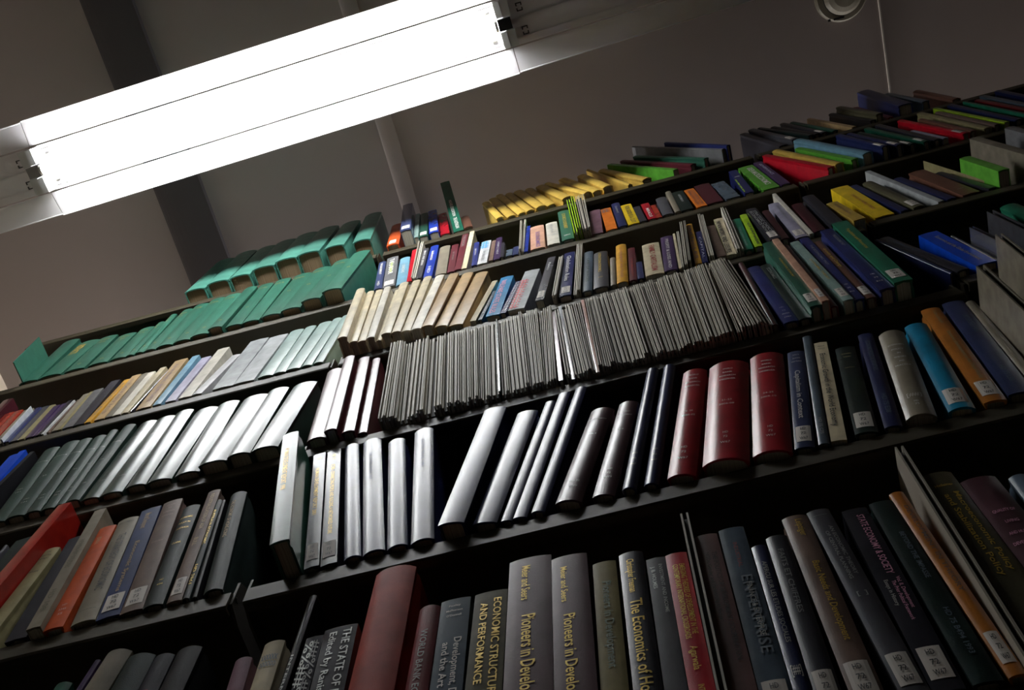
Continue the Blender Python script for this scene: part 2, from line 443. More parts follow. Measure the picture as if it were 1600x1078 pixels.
def board_mat(k):
    return plain_mat(['grey_board', 'grey_board_warm', 'grey_board_pale'][k % 3], [(186,180,166), (160,152,138), (200,194,180)][k % 3], .6)
def make_binder(root, w, h, d, tall, k, cname=None):
    """two stiff boards with a recessed dark cloth spine between them"""
    bt = min(.0019, w*.34)
    mats = cover_mat(cname, 'gloss') if cname else board_mat(k)
    for x in (0, w-bt):
        bm = bmesh.new(); bx(bm, x, x+bt, 0, d, 0, h)
        bm_obj('board', bm, mats, root)
    bm = bmesh.new(); bx(bm, bt+.0001, w-bt-.0001, .006, .0075, .001, h-.002)
    bm_obj('spine_strip', bm, plain_mat('black_cloth_strip', (30,29,28), .7), root)
    if w-2*bt > .001:
        bm = bmesh.new(); bx(bm, bt+.0002, w-bt-.0002, .0085, d-.01, .004, h-.006)
        bm_obj('pages', bm, page_mat(), root)

def intersect_shelf(T, Q, z):
    (xt, zt), (xq, zq) = T, Q
    k = (zt-z)/(zt-zq) if abs(zt-zq) > 1e-6 else 1
    return xt+(xq-xt)*k

def build_row(row, bay, spec):
    z0 = shelf_z(row, bay)
    items = []; org = (0, 0, 1)
    for ln in spec.strip().splitlines():
        ln = ln.strip()
        if not ln or ln.startswith('#'): continue
        if ln.startswith('@'):
            a = ln[1:].split(); org = (float(a[0]), float(a[1]), float(a[2])); continue
        parts = [q.strip() for q in ln.split(';')]
        tk = parts[0].split(); xt, yt, xq, yq = map(float, tk[:4]); cname = tk[4]
        o = {'k': 'c', 'p': 4.0}
        for t in tk[5:]:
            if t in ('g', 'b', 'c', 's'): o['k'] = t
            elif t == 'st': o['st'] = 1
            elif t == 'old': o['old'] = 1
            elif t == 'mt': o['mt'] = 1
            elif t == 'back': o['back'] = 1
            elif t[0] in 'pwrdhxn': o[t[0]] = float(t[1:])
        im = lambda X, Y: (org[0]+X/org[2], org[1]+Y/org[2])
        if row != 'F' and 'n' not in o:
            # how far the spine stands proud of the shelf edge, from where its foot is seen
            ix, iy = im(xq, yq)
            if 0 <= ix <= 1600:
                dd = r2*((ix-800)/F_PX) + u2*((539-iy)/F_PX) + fwd
                yy = (CAM + dd*((z0-CAM.z)/dd.z)).y
                o['p'] = max(10.0 if o['k'] == 'b' else 2.5, min(70.0, -yy*1000)) + (random.choice((-3, 0, 0, 2, 4, 6)) if o['k'] == 'b' else 0)
        y = -o['p']/1000
        T = at(*im(xt, yt), y); Q = at(*im(xq, yq), y)
        xb = intersect_shelf(T, Q, z0)
        th = math.atan2(T[0]-xb, T[1]-z0)
        L = math.hypot(T[0]-xb, T[1]-z0)
        th = max(-.62, min(.62, th))
        tw = None; tilt = 0
        if 'x' in o:   # a book tipped forwards: its known length fixes how far the head hangs out
            Lx = o['x']/1000; best = None
            for q in range(0, 200):
                yy = y-q*.001; TT = at(*im(xt, yt), yy)
                e = abs(math.sqrt((TT[0]-xb)**2+(TT[1]-z0)**2+(yy-y)**2)-Lx)
                best = (e, TT, yy)
                if math.sqrt((TT[0]-xb)**2+(TT[1]-z0)**2+(yy-y)**2) <= Lx: break
            _, TT, yy = best
            th = math.atan2(TT[0]-xb, TT[1]-z0); tilt = math.asin(min(.9, (y-yy)/Lx)); L = Lx
        if 'w' in o:
            E2 = at(*im(xt+o['w'], yt-o['w']*.25), y); tw = math.hypot(E2[0]-T[0], E2[1]-T[1])*math.cos(th)
        if 'h' in o: L = o['h']/1000
        items.append(dict(tilt=tilt, o=o, xb=xb, th=th, L=L, w=tw, col=cname, desc=parts[1] if len(parts) > 1 and parts[1] else None, txt=parts[2] if len(parts) > 2 else ''))
    n = len(items)
    for i, it in enumerate(items):
        # thickness limited so that it just meets its right-hand neighbour
        if i+1 < n:
            ux, uz = math.sin(it['th']), math.cos(it['th'])
            lim = 1e9
            for nx in items[i+1:i+3]:
                Ln = nx['L']*math.cos(nx['th'])
                hmax = min(it['L']*math.cos(it['th']), Ln)
                for hh in (0.0, hmax):
                    px = nx['xb']+math.tan(nx['th'])*hh - it['xb']
                    q_ = px*uz - hh*ux
                    if nx is items[i+1] or q_ > .004: lim = min(lim, q_)
            lim = max(lim, .0022)
            it['w'] = min(it['w'], lim) if it['w'] else lim
        elif it['w'] is None: it['w'] = .025
        it['w'] = min(it['w'], .095)*.985
    for i, it in enumerate(items):
        o = it['o']; w, th, L = it['w'], it['th'], it['L']
        k = o['k']; p = o['p']/1000
        # the lowest corner rests on the shelf
        if th >= 0: lx, lz = it['xb']-w*math.sin(th)*math.tan(th)*0, z0 + w*math.sin(th)
        else: lx, lz = it['xb'], z0
        lx = it['xb'] + (lz-z0)*math.tan(th)
        h = max(.06, L - (lz-z0)/math.cos(th)) if L > .06 else max(.02, L-(lz-z0)/math.cos(th))
        roof = (shelf_z(NEXT[row], bay)-LIP if row in NEXT else CEIL) - .003 - (random.uniform(0, .011) if k == 'b' else 0)
        if z0+h*math.cos(th)+w*abs(math.sin(th)) > roof: h = (roof-z0-w*abs(math.sin(th)))/math.cos(th)
        tilt = 0
        if 'x' in o:
            h = o['x']/1000; tilt = it['tilt']
        d = o.get('d', min(235.0, max(60.0, h*1000*.74)))/1000
        d = min(d, DEP+p-.006)
        nm = {'c': 'book', 'g': 'book', 'b': 'pamphlet_binder', 's': 'box_file'}[k]
        root = empty(nm, (lx, -p, lz+.0004), (tilt, th, 0))
        desc = it['desc'] or {'b': 'thin grey-board pamphlet binder'}.get(k) or f"{it['col']} book"
        lab = f"{desc}, {ordinal(i+1)} from left on {ROWN[row]}, {BN[bay]} bay"
        if len(lab.replace('-', ' ').split()) > 16: lab = f"{desc}, {ordinal(i+1)} on {ROWN[row]}, {BN[bay]} bay"
        if len(lab.replace('-', ' ').split()) > 16: lab = f"{desc}, {ROWN[row]}, {BN[bay]} bay"
        tag(root, lab, 'binder' if k == 'b' else 'book', f"{'pamphlet binders' if k=='b' else 'books'} on the {ROWN[row]} of the {BN[bay]} bay")
        if k == 'b':
            make_binder(root, w, h, d, 0, i, None if it['col'] == 'board' else it['col']); continue
        r = o['r']/1000*.5 if 'r' in o else (min(.2*w, .010) if k == 'c' else min(.05*w, .0012))
        mat = cover_mat(it['col'], ('matte' if 'mt' in o else 'cloth' if k == 'c' else 'gloss'), random.choice((0, 1, 2)))
        make_book(root, w, h, d, r, mat, page_mat('old' in o), k, o)
        its = []
        if it['txt']:
            for tt in it['txt'].split('/'):
                q = tt.split(); s = q[1].replace('_', ' '); v = [float(a) for a in q[3:]]
                if q[0] == 'h': v = v+[0]*(4-len(v))
                its.append((q[0], s, q[2], *v[:4]))
            if its: lettering(root, its, w, h, r)
        if 'st' in o: sticker(root, w, h, r, h*.05, h*.05+min(.034, h*.17))
    return items
#DATA
ROWS = [
('F', -1, '''
@0 808 3.9925
345 1060 230 1238 bottle mt w110 ; dark teal cloth book with only its head showing
590 900 475 1078 purple mt w40 ; purple cloth book
660 870 525 1078 greige mt ; worn grey book with frayed head ;
785 905 690 1078 blackgreen mt ; dark green cloth book ; v CROSSLAND lettergreen .25 .8 .5 .3
960 890 865 1078 charcoal mt ; charcoal cloth book with pale head ; v REGIONAL_POLICY darkred .2 .8 .5 .3
1105 850 995 1078 black mt w160 r8 h270 ; thick black book with pale letters ; v PACIFIC lettersilver .3 .75 .5 .3
'''),
('F', 0, '''
@300 808 3.9925
270 905 215 1078 mauve mt r6 ; worn mauve-brown cloth book ; v ECONOMICS pink .3 .9 .6 .3
455 800 362 1078 cream mt w150 r5 ; cream book with blue scrollwork band ; h XXXXXX letterblue .10 .8 8/h OOOOOO letterblue .14 .8 7
735 500 537 1078 black w45 p2 ; tall thin black cloth book ; v INTERNATIONAL_ECONOMY lettersilver .3 .95 .5 .35
715 760 620 1078 charcoal g ; black and white speckled book ; v %%##%%##%%##%% lettersilver .03 .97 .3 .5/v ##%%##%%##%%##%% grey .03 .97 .7 .45
830 712 735 1078 darkgrey g ; grey book titled The State of Development ; v THE_STATE_OF_DEVELOPMENT lettersilver .02 .72 .74 .24/v Edited_by_Ranis_and_others lettersilver .03 .62 .32 .22
1150 365 975 1078 brickred mt w255 r12 p6 ; very thick tall rust red cloth volume ;
1422 585 1330 1078 darkred mt ; dark red book in silver capitals World Bank Economists ; v WORLD_BANK_ECONOMISTS_1981 pinkgrey .15 .8 .5 .3
@650 808 3.9925
160 535 85 1078 steel g ; slate grey book titled Development and the Art of Trade ; h Foxley letterwhite .045 .4 3/h McPherson letterwhite .075 .55 3/h O'Donnell letterwhite .105 .5 3/v Development,_Democracy letterwhite .24 .72 .72 .24/v and_the_Art_of_Trespassing letterwhite .26 .8 .36 .24
370 490 305 1078 olive g ; olive book titled Economic Structure and Performance ; v ECONOMIC_STRUCTURE gilt .05 .6 .73 .23/v AND_PERFORMANCE gilt .07 .52 .33 .22
585 288 543 1078 plum r4 ; burgundy jacket Pioneers in Development with torn head ; v Meier_and_Seers gilt .05 .24 .42 .2/v Pioneers_in_Development gilt .32 .78 .5 .3
845 270 862 1078 plum r4 p6 ; clean burgundy jacket titled Pioneers in Development ; v Meier_and_Seers gilt .07 .27 .35 .18/v Pioneers_in_Development gilt .34 .82 .45 .3
1102 300 1152 1078 khaki g r3 w145 ; grey-green glossy book titled Pioneers in Development in green ; v Pioneers_in_Development lettergreen .13 .6 .55 .36
1265 245 1355 1078 charcoal r5 ; dark slate book titled The Economics of Growth ; v Christopher_Freeman gilt .05 .25 .45 .3/v The_Economics_of_Hope gilt .29 .8 .5 .46
@1000 808 3.9925
38 270 152 1078 darkgrey r2 ; dark grey thin cloth book with long fine title ; v INVESTMENT_AND_INCOME lettersilver .05 .35 .7 .18/v J._B._HOLMES lettersilver .06 .2 .3 .2
157 245 305 1078 crimson r3 ; crimson book with gold title, beside tall open pamphlet binder ; v EMERGING_THEORIES_OF_DEVELOPMENT_IN_THE gilt .08 .5 .68 .24/v CONTEMPORARY_INTERNATIONAL_CROSSROADS gilt .08 .52 .38 .24/v Agarwala gilt .56 .68 .5 .3/v INTERNATIONAL gilt .75 .9 .5 .24
250 -20 478 1078 board b w75 p16 ; tall open grey pamphlet binder
340 130 548 1078 pinkgrey r3 w140 ; dusty pink book titled The Politics of Development Cooperation ; v THE_POLITICS_OF_DEVELOPMENT_COOPERATION ink .12 .7 .68 .2/v NGOs,_Gender_and_Partnership_in_Kenya darkgrey .12 .5 .38 .16
490 90 740 1078 steel g r3 w160 st ; glossy blue-grey book titled Enterprise ; v ENTERPRISE steel .3 .7 .6 .4/v INDUSTRIAL darkred .1 .25 .5 .15/v FINANCE_&_ENTERPRISE lettersilver .34 .62 .62 .2
695 195 955 1078 navy w90 r4 ; narrow navy cloth book with white paper square ; v APERCU_SUR_LES_ETUDES_SOCIALES lettersilver .12 .62 .55 .3/h [##] letterwhite .76 .6 10
785 140 1080 1078 charcoal w130 r5 st ; faded blue-grey cloth book with illegible title ; v FAITS_ET_CHIFFRES grey .1 .5 .5 .24
885 20 1300 1078 taupe w160 r5 st ; dark brown cloth book titled Basic Needs and Development ; v Leipziger gilt .03 .14 .6 .26/v Basic_Needs_and_Development gilt .3 .72 .6 .26
@1200 680 3.9925
240 490 545 1078 darkgrey w190 r4 st ; grey book titled An Economic Theory of Central Planning ; v AN_ECONOMIC_THEORY lettersilver .12 .42 .68 .16/v OF_CENTRAL_PLANNING lettersilver .15 .44 .42 .15/h ------ lettersilver .04 .6 2/h [__] lettersilver .52 .4 5
460 480 762 1078 charcoal w150 g st ; black book titled State Economy and Society in pink ; v STATE_ECONOMY_&_SOCIETY letterpink .05 .43 .6 .27/v Vol._II,_Development letterpink .45 .62 .76 .14/v The_Prior_Political_Framework letterpink .47 .68 .55 .14/v Essays_in_History lettersilver .46 .6 .3 .14
630 435 1000 1078 blackgreen w160 r3 ; black-green book titled Beyond the Impasse ; v BEYOND_THE_IMPASSE steel .22 .5 .6 .2/v HD_75_B494_1993 steel .66 .88 .55 .2
755 375 1215 1078 ochre w150 r4 st ; tan leather-like book with torn head ; v DEVELOPMENT_IN_THEORY taupe .1 .62 .55 .3
790 75 1408 1078 board b w90 p14 ; tall pale pamphlet binder rising above its neighbours
945 270 1500 1078 olive w200 r6 ; dark olive book with gold script title ; h Helleiner gilt .09 .55 4/v Macroeconomic_Policy gilt .14 .6 .7 .17/v and_Stabilization_Policy gilt .15 .62 .4 .17
1198 300 1655 900 plum w240 r6 ; thick plum cloth book titled Quality of Living ; h QUALITY_OF letterpink .24 .6 4/h LIVING letterpink .31 .35 4/h AND_HUMAN letterpink .38 .6 4/h DEVELOPMENT letterpink .44 .75 4
1500 275 1950 850 steel w120 ; teal grey book cut by right edge
'''),
('A', -1, '''
@0 640 3.9925
-95 910 -300 1150 charcoal mt r4 w120
25 855 -190 1120 charcoal mt r4 w70 ; thin black cloth book leaning on its neighbour
100 820 -110 1070 blackgreen mt r2 ; black-green cloth book beside the red slipcase
365 597 15 1000 vermilion s w90 p26 n1 ; tall red box file with open front ;
@0 808 3.9925
283 212 10 560 khaki mt r4 w100 p8 n1 ; short khaki cloth book with dark lettering ; h THE darkgrey .05 .3 3/h INDUSTRIAL ink .09 .7 3/h MOVEMENT ink .13 .6 3/h MORANE ink .28 .6 3
430 140 130 620 charcoal mt r2 n1 p3 ; dark purple-grey cloth book half hidden
@0 640 3.9925
590 635 165 1370 greige mt g w75 p12 n1 ; tall worn grey paperback with frayed head ; v REVIEW_OF_STUDIES olive .3 .55 .5 .4/v HD_108 olive .72 .88 .5 .4
@0 808 3.9925
622 78 265 720 orange mt r3 w105 p8 ; orange book with silver title ; v JOHN_H. tan .12 .2 .4 .25/h HD pink .8 .25 4/h 2345 pink .84 .4 4/h S5 pink .88 .25 4
740 35 438 688 greige mt r5 w125 p8 ; brown-grey book with raised label title ; h EMPLOYMENT ink .05 .75 3/v THE_STRATEGY_OF_ECONOMIC ink .18 .74 .6 .34/h ===== ink .9 .7 2
@0 640 3.9925
885 635 590 1335 slateblue mt r2 p5 st w125 ; mottled blue book with orange lettering ; v Men_and_Development tan .06 .22 .5 .3/v Economic_Systems tan .35 .8 .5 .2
1022 590 738 1300 taupe mt r3 st w140 p4 ; brown-grey book titled Studies in Tasmanian Geography ; h STUDIES pinkgrey .05 .45 3/h IN pinkgrey .08 .15 3/h TASMANIAN pinkgrey .12 .6 3/h GEOGRAPHY pinkgrey .16 .6 3/h R._J._SOLOMON pinkgrey .42 .55 3
1145 625 882 1265 blackgreen mt r6 w105 p8 ; dark green book titled Economic Policy in Australia ; h ECONOMIC gilt .14 .7 4/h POLICY_IN gilt .2 .65 4/h AUSTRALIA gilt .26 .7 4/h CLARK gilt .42 .5 4/h HC gilt .78 .2 3/h 604 gilt .82 .3 3
1300 520 1035 1220 taupe mt r3 w90 st p6 ; narrow brown-purple cloth book with gold title ; v INDUSTRIALIZATION_OF_ASIA tan .04 .4 .55 .3/v BULL tan .48 .55 .5 .3
1350 575 1133 1200 blackgreen mt r4 w60 p8 ; very narrow dark green book with gold title ; v AUSTRALIA_ECONOMIC gilt .12 .5 .5 .45/v HD_2961 gilt .7 .88 .5 .45
1385 570 1195 1190 black mt w22 ; thin black pamphlet in shadow
1440 545 1265 1170 blackgreen mt r8 w100 p10 ; black cloth book standing last before the bay gap ; v THE_ECONOMY_OF_HONG_KONG tan .1 .5 .4 .25
'''),
('A', 0, '''
@380 640 3.9925
250 150 163 848 green p58 r3 w97 ; green book Human Development Report jutting far out, pages showing below ; h UNDP gilt .06 .35 3/v HUMAN_DEVELOPMENT_REPORT_1998 gilt .17 .58 .4 .3
440 288 378 1000 charcoal w75 r2 st p6 ; slim slate book titled Human Development Report 2001 ; h UNDP gilt .06 .5 3/v HUMAN_DEVELOPMENT_REPORT_2001 gilt .16 .6 .45 .3
530 225 480 985 charcoal w82 r2 st p15 ; slate book in gold ICT4D Connecting ; h (@) gilt .06 .35 6/h UN gilt .10 .3 3/v ICT4D_-_CONNECTING_PEOPLE_AND_BUILDING_A_NETWORKED_FUTURE gilt .16 .78 .5 .26
637 235 628 955 navy r7 w85 p4 ; pale-lit navy cloth volume with blank spine
750 208 745 925 navy r8 w112 p8 ; wider navy cloth volume with faint stamped title ; v THE_GRIFFIN_REVIEW_1967 indigo .15 .42 .45 .16
907 212 897 895 navy r8 w105 p4 ; navy cloth volume with shadowed head
1070 148 1045 860 navy r8 w118 p4 ; tall navy cloth volume beside the dark gap ; v GRIFFIN_FINAL_1991 indigo .12 .4 .5 .16
@680 560 3.9925
310 325 8 1065 navy r5 w140 p12 ; large navy volume leaning right, first past the gap
515 345 225 1062 navy r5 w132 p5 ; second large navy volume leaning right
690 275 390 1062 navy r3 w78 p3 ; narrow flat-backed navy volume leaning right
775 222 478 1025 navy r3 w72 p8 ; leaning navy volume with bright spine
880 185 595 978 navy r4 w72 p8 ; narrow bright navy volume, last of the leaning set
975 335 738 940 plum r9 w150 p10 ; thick brown-maroon volume in silver Development ; h DEVELOPMENT letterwhite .14 .75 3/h VOL_8 letterwhite .32 .35 3/h HD_72 letterwhite .82 .4 3.5/h W79 letterwhite .87 .35 3.5
1150 290 972 900 plum r7 w125 p8 ; narrower brown-maroon volume in silver Development ; h WORLD letterwhite .13 .45 3/h DEVELOPMENT letterwhite .17 .75 3/h 8-9 letterwhite .34 .3 3/h HD letterwhite .76 .25 3.5/h 72 letterwhite .8 .2 3.5/h W79 letterwhite .84 .4 3.5
1328 55 1163 842 navy r8 w75 p10 ; tall slim navy volume stamped HD 72 ; h HD lettersilver .76 .35 3.5/h 72 lettersilver .8 .3 3.5/h W67 lettersilver .84 .4 3.5
1428 48 1298 822 navy r8 w75 p8 ; tall slim navy volume touching the first red one ; h HD lettersilver .76 .35 3.5/h 72 lettersilver .8 .3 3.5/h W67 lettersilver .84 .4 3.5
@1000 500 3.9925
272 335 165 1035 crimson r9 w150 p8 ; narrowest crimson World Bank Research Observer volume ; h WORLD letterwhite .07 .42 4/h BANK letterwhite .11 .34 4/h RESEARCH letterwhite .15 .6 4/h OBSERVER letterwhite .19 .6 4/h V._20 letterwhite .45 .3 4/h 1988-05 letterwhite .49 .5 4/h HD letterwhite .78 .22 4.5/h 72 letterwhite .82 .18 4.5/h W67 letterwhite .87 .36 4.5
435 305 388 955 crimson r15 w245 p12 ; widest crimson World Bank Research Observer volume ; h WORLD letterwhite .10 .26 4/h BANK letterwhite .14 .24 4/h RESEARCH letterwhite .18 .4 4/h OBSERVER letterwhite .22 .4 4/h 21-23 letterwhite .45 .24 4/h 2006-08 letterwhite .49 .36 4/h HD letterwhite .77 .12 4.5/h 72 letterwhite .81 .1 4.5/h W67 letterwhite .86 .22 4.5
688 245 705 890 crimson r12 w205 p8 ; crimson World Bank Research Observer volume beside blue book ; h WORLD letterwhite .10 .34 4/h BANK letterwhite .14 .28 4/h RESEARCH letterwhite .18 .48 4/h OBSERVER letterwhite .22 .48 4/h 24-25 letterwhite .46 .3 4/h 2009-10 letterwhite .5 .44 4/h HD letterwhite .79 .14 4.5/h 72 letterwhite .83 .12 4.5/h W67 letterwhite .87 .26 4.5
920 210 968 838 slateblue r4 w105 st p4 ; blue book titled Capitalism in Context ; h John_A. letterwhite .05 .4 3/h James letterwhite .09 .45 3/h and_Fichte letterwhite .13 .6 3/v Capitalism_in_Context letterwhite .24 .74 .5 .3
1015 110 1118 800 steel r3 w55 p3 ; thin slate-teal book ; v THE_ECONOMICS_OF_THE_U.K. steel .1 .5 .5 .4/v HD_75_C75 lettersilver .8 .93 .5 .3
1085 148 1197 783 cream r1.5 w80 g p4 ; cream book titled Economic Growth in the World Economy ; h Michael ink .05 .5 2.6/h Rostow ink .08 .5 2.6/v Economic_Growth_in_the_World_Economy ink .14 .88 .5 .42
1218 185 1347 738 blackgreen r4 w120 st p5 ; dark teal-green book with worn head and paper label ; h ECONOMIC khaki .1 .5 3/h THEORY khaki .14 .4 3/h AND_POLICY khaki .28 .5 3
1360 100 1530 690 navy r4 w90 p4 ; narrow navy book beside thick grey volume ; v ECONOMIC_POLICY_ALTERNATIVES steel .1 .45 .5 .3/v HD_75_E38 steel .7 .88 .5 .3
@1300 400 5.3333
388 672 628 1400 greige r12 w210 p8 ; thick grey volume titled Economic Policy in Theory and Practice ; h ECONOMIC white .2 .6 4/h POLICY white .26 .45 4/h IN white .31 .12 4/h THEORY white .36 .45 4/h AND white .41 .2 4/h PRACTICE white .46 .55 4/h [##] letterwhite .8 .5 8/h HD white .87 .15 4/h 75 white .9 .15 4
605 600 985 1330 cyan r8 w180 st p5 ; bright blue cloth book with worn head
742 460 1275 1245 ochre r4 w150 st p6 ; gold-brown book leaning left with lit edge ; v Todaro_and_Smith khaki .04 .2 .6 .2/v Economic_Development_in_the_Third_World khaki .3 .8 .6 .2
918 405 1480 1180 slateblue w170 r4 p5 ; dark blue book leaning left with stamped title ; v LIMITS_OF_DEVELOPMENT steel .18 .4 .6 .25/v HD_75_L58 steel .75 .9 .5 .2
1110 395 1590 980 greige w80 r5 p5 n1 ; pale grey rounded book leaning left
'''),
('A', 1, '''
@1300 400 5.3333
1200 85 1600 460 greige b w70 p62 d62 n1 ; large open grey pamphlet binder leaning left, cut by right edge
@1300 280 5.3333
1345 450 1700 740 greige b w60 p60 d62 n1 ; pale pamphlet binder jutting far out at right edge
'''),
('B', -1, '''
@0 640 3.9925
60 290 -150 520 royal mt g w60 p3 ; glossy royal blue magazine at the photo's left edge
120 262 -90 500 royal mt g w50 p6 ; glossy blue booklet with bright cover
185 268 -40 490 black mt w30 p12 r2 ; black ring file
275 262 -60 705 darkgreen mt r6 p4 ; dark green bound volume with silver rules ; h ======= lettersilver .22 .8 3/h HD lettersilver .6 .3 3/h 101 lettersilver .64 .3 3
395 222 30 692 darkgreen mt r6 p4 w100 ;dark green bound volume, silver rules high on spine; h ======= lettersilver .22 .8 3/h 22 lettersilver .5 .25 3/h HD lettersilver .8 .3 3/h 101 lettersilver .84 .3 3
490 203 150 660 darkgreen mt r6 p5 ;dark green bound volume with silver rules ; h ======= lettersilver .22 .8 3/h 23 lettersilver .5 .25 3/h HD lettersilver .8 .3 3/h 101 lettersilver .84 .3 3
585 182 250 640 darkgreen mt r6 p5 ;dark green bound volume with silver rules ; h ======= lettersilver .22 .8 3/h 24 lettersilver .5 .25 3/h HD lettersilver .8 .3 3/h 101 lettersilver .84 .3 3
680 143 340 612 darkgreen mt r6 p8 ;dark green bound volume with silver rules ; h ======= lettersilver .26 .8 3/h 25 lettersilver .5 .25 3/h HD lettersilver .8 .3 3/h 101 lettersilver .84 .3 3
770 112 402 588 darkgreen mt r6 p8 ;dark green bound volume with silver rules ; h ======= lettersilver .26 .8 3/h 26 lettersilver .5 .25 3/h HD lettersilver .8 .3 3
880 92 500 578 darkgreen r6 p9 ;dark green bound volume with silver rules ; h ======= lettersilver .24 .8 3/h 27 lettersilver .5 .25 3/h HD lettersilver .8 .3 3
980 68 620 548 darkgreen r7 p9 ;dark green bound volume with silver rules ; h ======= lettersilver .26 .8 3/h 28 lettersilver .5 .25 3/h HD lettersilver .8 .3 3
1100 28 778 500 darkgreen r7 p5 ;dark green bound volume, plain spine catching light
1225 17 910 470 darkgreen r8 p5 ;plain dark green bound volume lit by lamp
1365 -22 1088 425 darkgreen r8 p5 ;plain dark green bound volume with bright sheen
@250 420 3.9925
525 818 235 1240 darkgreen r8 p5 ;brightly lit wide dark green bound volume
680 770 415 1185 darkgreen r8 p5 ;brightly lit wide dark green bound volume
835 737 565 1150 darkgreen r8 p5 w150 ;last green volume of the set, cover side in shadow
'''),
('B', 0, '''
@250 420 3.9925
1045 650 915 1085 maroon r8 w100 p18 ; brightly lit dark maroon volume at the bay's left end
1150 560 1022 1020 maroon r5 w65 p30 ; narrow dark maroon volume jutting out, wavy cover
1240 567 1130 1032 maroon r5 w68 p20 ; narrow dark maroon volume with rippled cover
1325 570 1228 1045 maroon r4 w50 p10 ; narrow dark maroon volume next to grey binders
@0 0 1
611.0 535.8 590.1 654.2 board b p40
616.0 535.0 596.6 654.4 board b p40
621.4 531.1 603.1 654.7 board b p40
626.0 532.5 609.6 654.9 board b p35
631.7 525.1 616.1 655.2 board b p39
636.2 528.1 622.6 655.4 board b p35
643.1 531.1 629.5 654.2 board b p37
650.2 531.2 636.4 652.9 board b p32
655.7 530.1 643.2 651.4 board b p29
661.0 530.3 649.9 649.9 board b p29
666.9 524.4 656.7 648.4 board b p32
672.2 526.2 663.5 646.9 board b p27
677.8 522.7 670.2 645.4 board b p25
683.3 525.4 677.1 644.2 board b p30
688.9 525.3 684.0 642.9 board b p25
694.7 518.9 690.9 641.7 board b p27
700.3 520.4 697.8 640.4 board b p25
706.6 517.4 704.7 639.0 board b p25
712.8 518.4 711.6 637.5 board b p26
719.1 516.8 718.4 636.1 board b p23
725.3 512.5 725.3 634.7 board b p19
730.7 517.4 731.1 633.1 board b p23
736.1 515.0 736.8 631.6 board b p23
741.4 510.0 742.5 630.1 board b p21
746.8 511.4 748.2 628.6 board b p23
752.2 509.3 754.0 627.1 board b p24
757.5 508.1 759.7 625.6 board b p24
762.9 509.5 765.4 624.1 board b p20
768.5 505.8 772.3 622.3 board b p18
774.2 484.4 779.2 620.4 bottle b p36 ; tall green-backed pamphlet binder rising above the pack
778.5 503.8 785.1 619.1 board b p20
782.8 502.1 791.1 617.9 board b p20
787.0 498.9 797.0 616.6 board b p23
791.7 500.2 803.0 615.4 board b p20
797.0 489.5 809.5 611.0 board b p23
802.6 481.7 816.0 606.6 board b p35
809.2 482.7 822.1 606.0 board b p39
815.5 482.0 828.3 605.3 board b p35
821.7 479.2 834.4 604.7 board b p37
828.4 481.5 840.5 604.1 board b p39
834.4 473.6 845.6 602.8 board b p35
841.4 476.0 850.6 601.6 board b p40
847.6 468.4 855.6 600.3 board b p39
854.2 466.1 860.6 599.1 board b p35
858.1 472.2 866.8 597.2 board b p35
861.8 487.6 873.1 595.3 mauve g p8 w6 ; shiny mauve booklet
866.5 484.5 885.1 595.4 board b p17
871.9 478.1 892.7 593.5 silver g p8 w7 ; shiny white and mint booklet
878.2 484.3 900.3 591.6 board b p19
882.5 476.8 908.0 589.8 board b p19
888.6 478.2 915.6 587.9 board b p21
894.8 474.5 920.8 586.0 board b p21
901.6 473.9 926.0 584.1 board b p21
907.6 469.5 931.2 582.3 pink g p10 w6 ; pale pink booklet
914.0 467.3 936.4 580.4 board b p26
918.7 466.4 943.3 578.8 board b p26
923.0 463.7 950.2 577.2 board b p21
927.7 463.3 957.1 575.7 board b p26
933.1 464.9 964.0 574.1 board b p21
937.6 458.1 970.7 572.6 board b p23
943.2 455.4 977.5 571.1 board b p24
950.3 457.5 984.3 569.6 board b p21
956.7 457.1 991.0 568.1 board b p23
960.4 448.1 997.8 566.6 board b p20
968.1 453.6 1003.8 564.9 board b p23
972.5 448.9 1009.9 563.3 board b p20
979.3 451.4 1015.9 561.6 board b p20
984.1 447.8 1022.0 559.9 board b p20
989.4 445.9 1028.0 558.3 board b p20
994.7 444.1 1034.1 556.6 board b p18
1001.1 442.2 1039.9 554.6 board b p18
1006.3 436.8 1045.6 552.6 board b p20
1013.0 436.2 1051.4 550.6 board b p20
1019.1 433.6 1057.1 548.6 board b p20
1026.0 433.5 1062.9 546.6 board b p23
1031.1 431.4 1068.6 544.8 board b p23
1035.3 426.7 1074.3 543.0 board b p23
1041.9 429.1 1080.1 541.2 board b p25
1047.7 429.2 1085.8 539.4 board b p21
1051.1 422.3 1091.5 537.6 board b p23
1058.0 425.5 1097.2 535.8 board b p23
1062.5 422.1 1103.0 534.0 board b p25
1068.9 422.4 1109.1 532.8 board b p25
1073.2 417.1 1115.1 531.5 board b p23
1080.0 418.5 1121.2 530.3 board b p25
1083.3 410.5 1127.3 529.0 board b p25
1089.9 411.5 1133.4 527.8 board b p25
1096.1 411.4 1139.5 526.5 board b p25
1099.5 403.8 1145.6 525.3 board b p29
1105.4 407.1 1153.6 521.3 board b p25
1110.4 408.0 1161.6 517.3 board b p27
1113.8 405.5 1169.6 513.2 board b p30
1118.6 405.6 1177.6 509.2 board b p27
1122.4 404.0 1185.6 505.2 board b p27
1124.7 401.2 1192.5 507.7 board b p29
1129.7 402.5 1199.4 510.2 board b p31
@1150 320 3.9925
15 370 225 760 oxblood w70 r4 p4 ; dull dark brown book after the grey binders ; v INDUSTRIAL maroon .1 .6 .5 .3
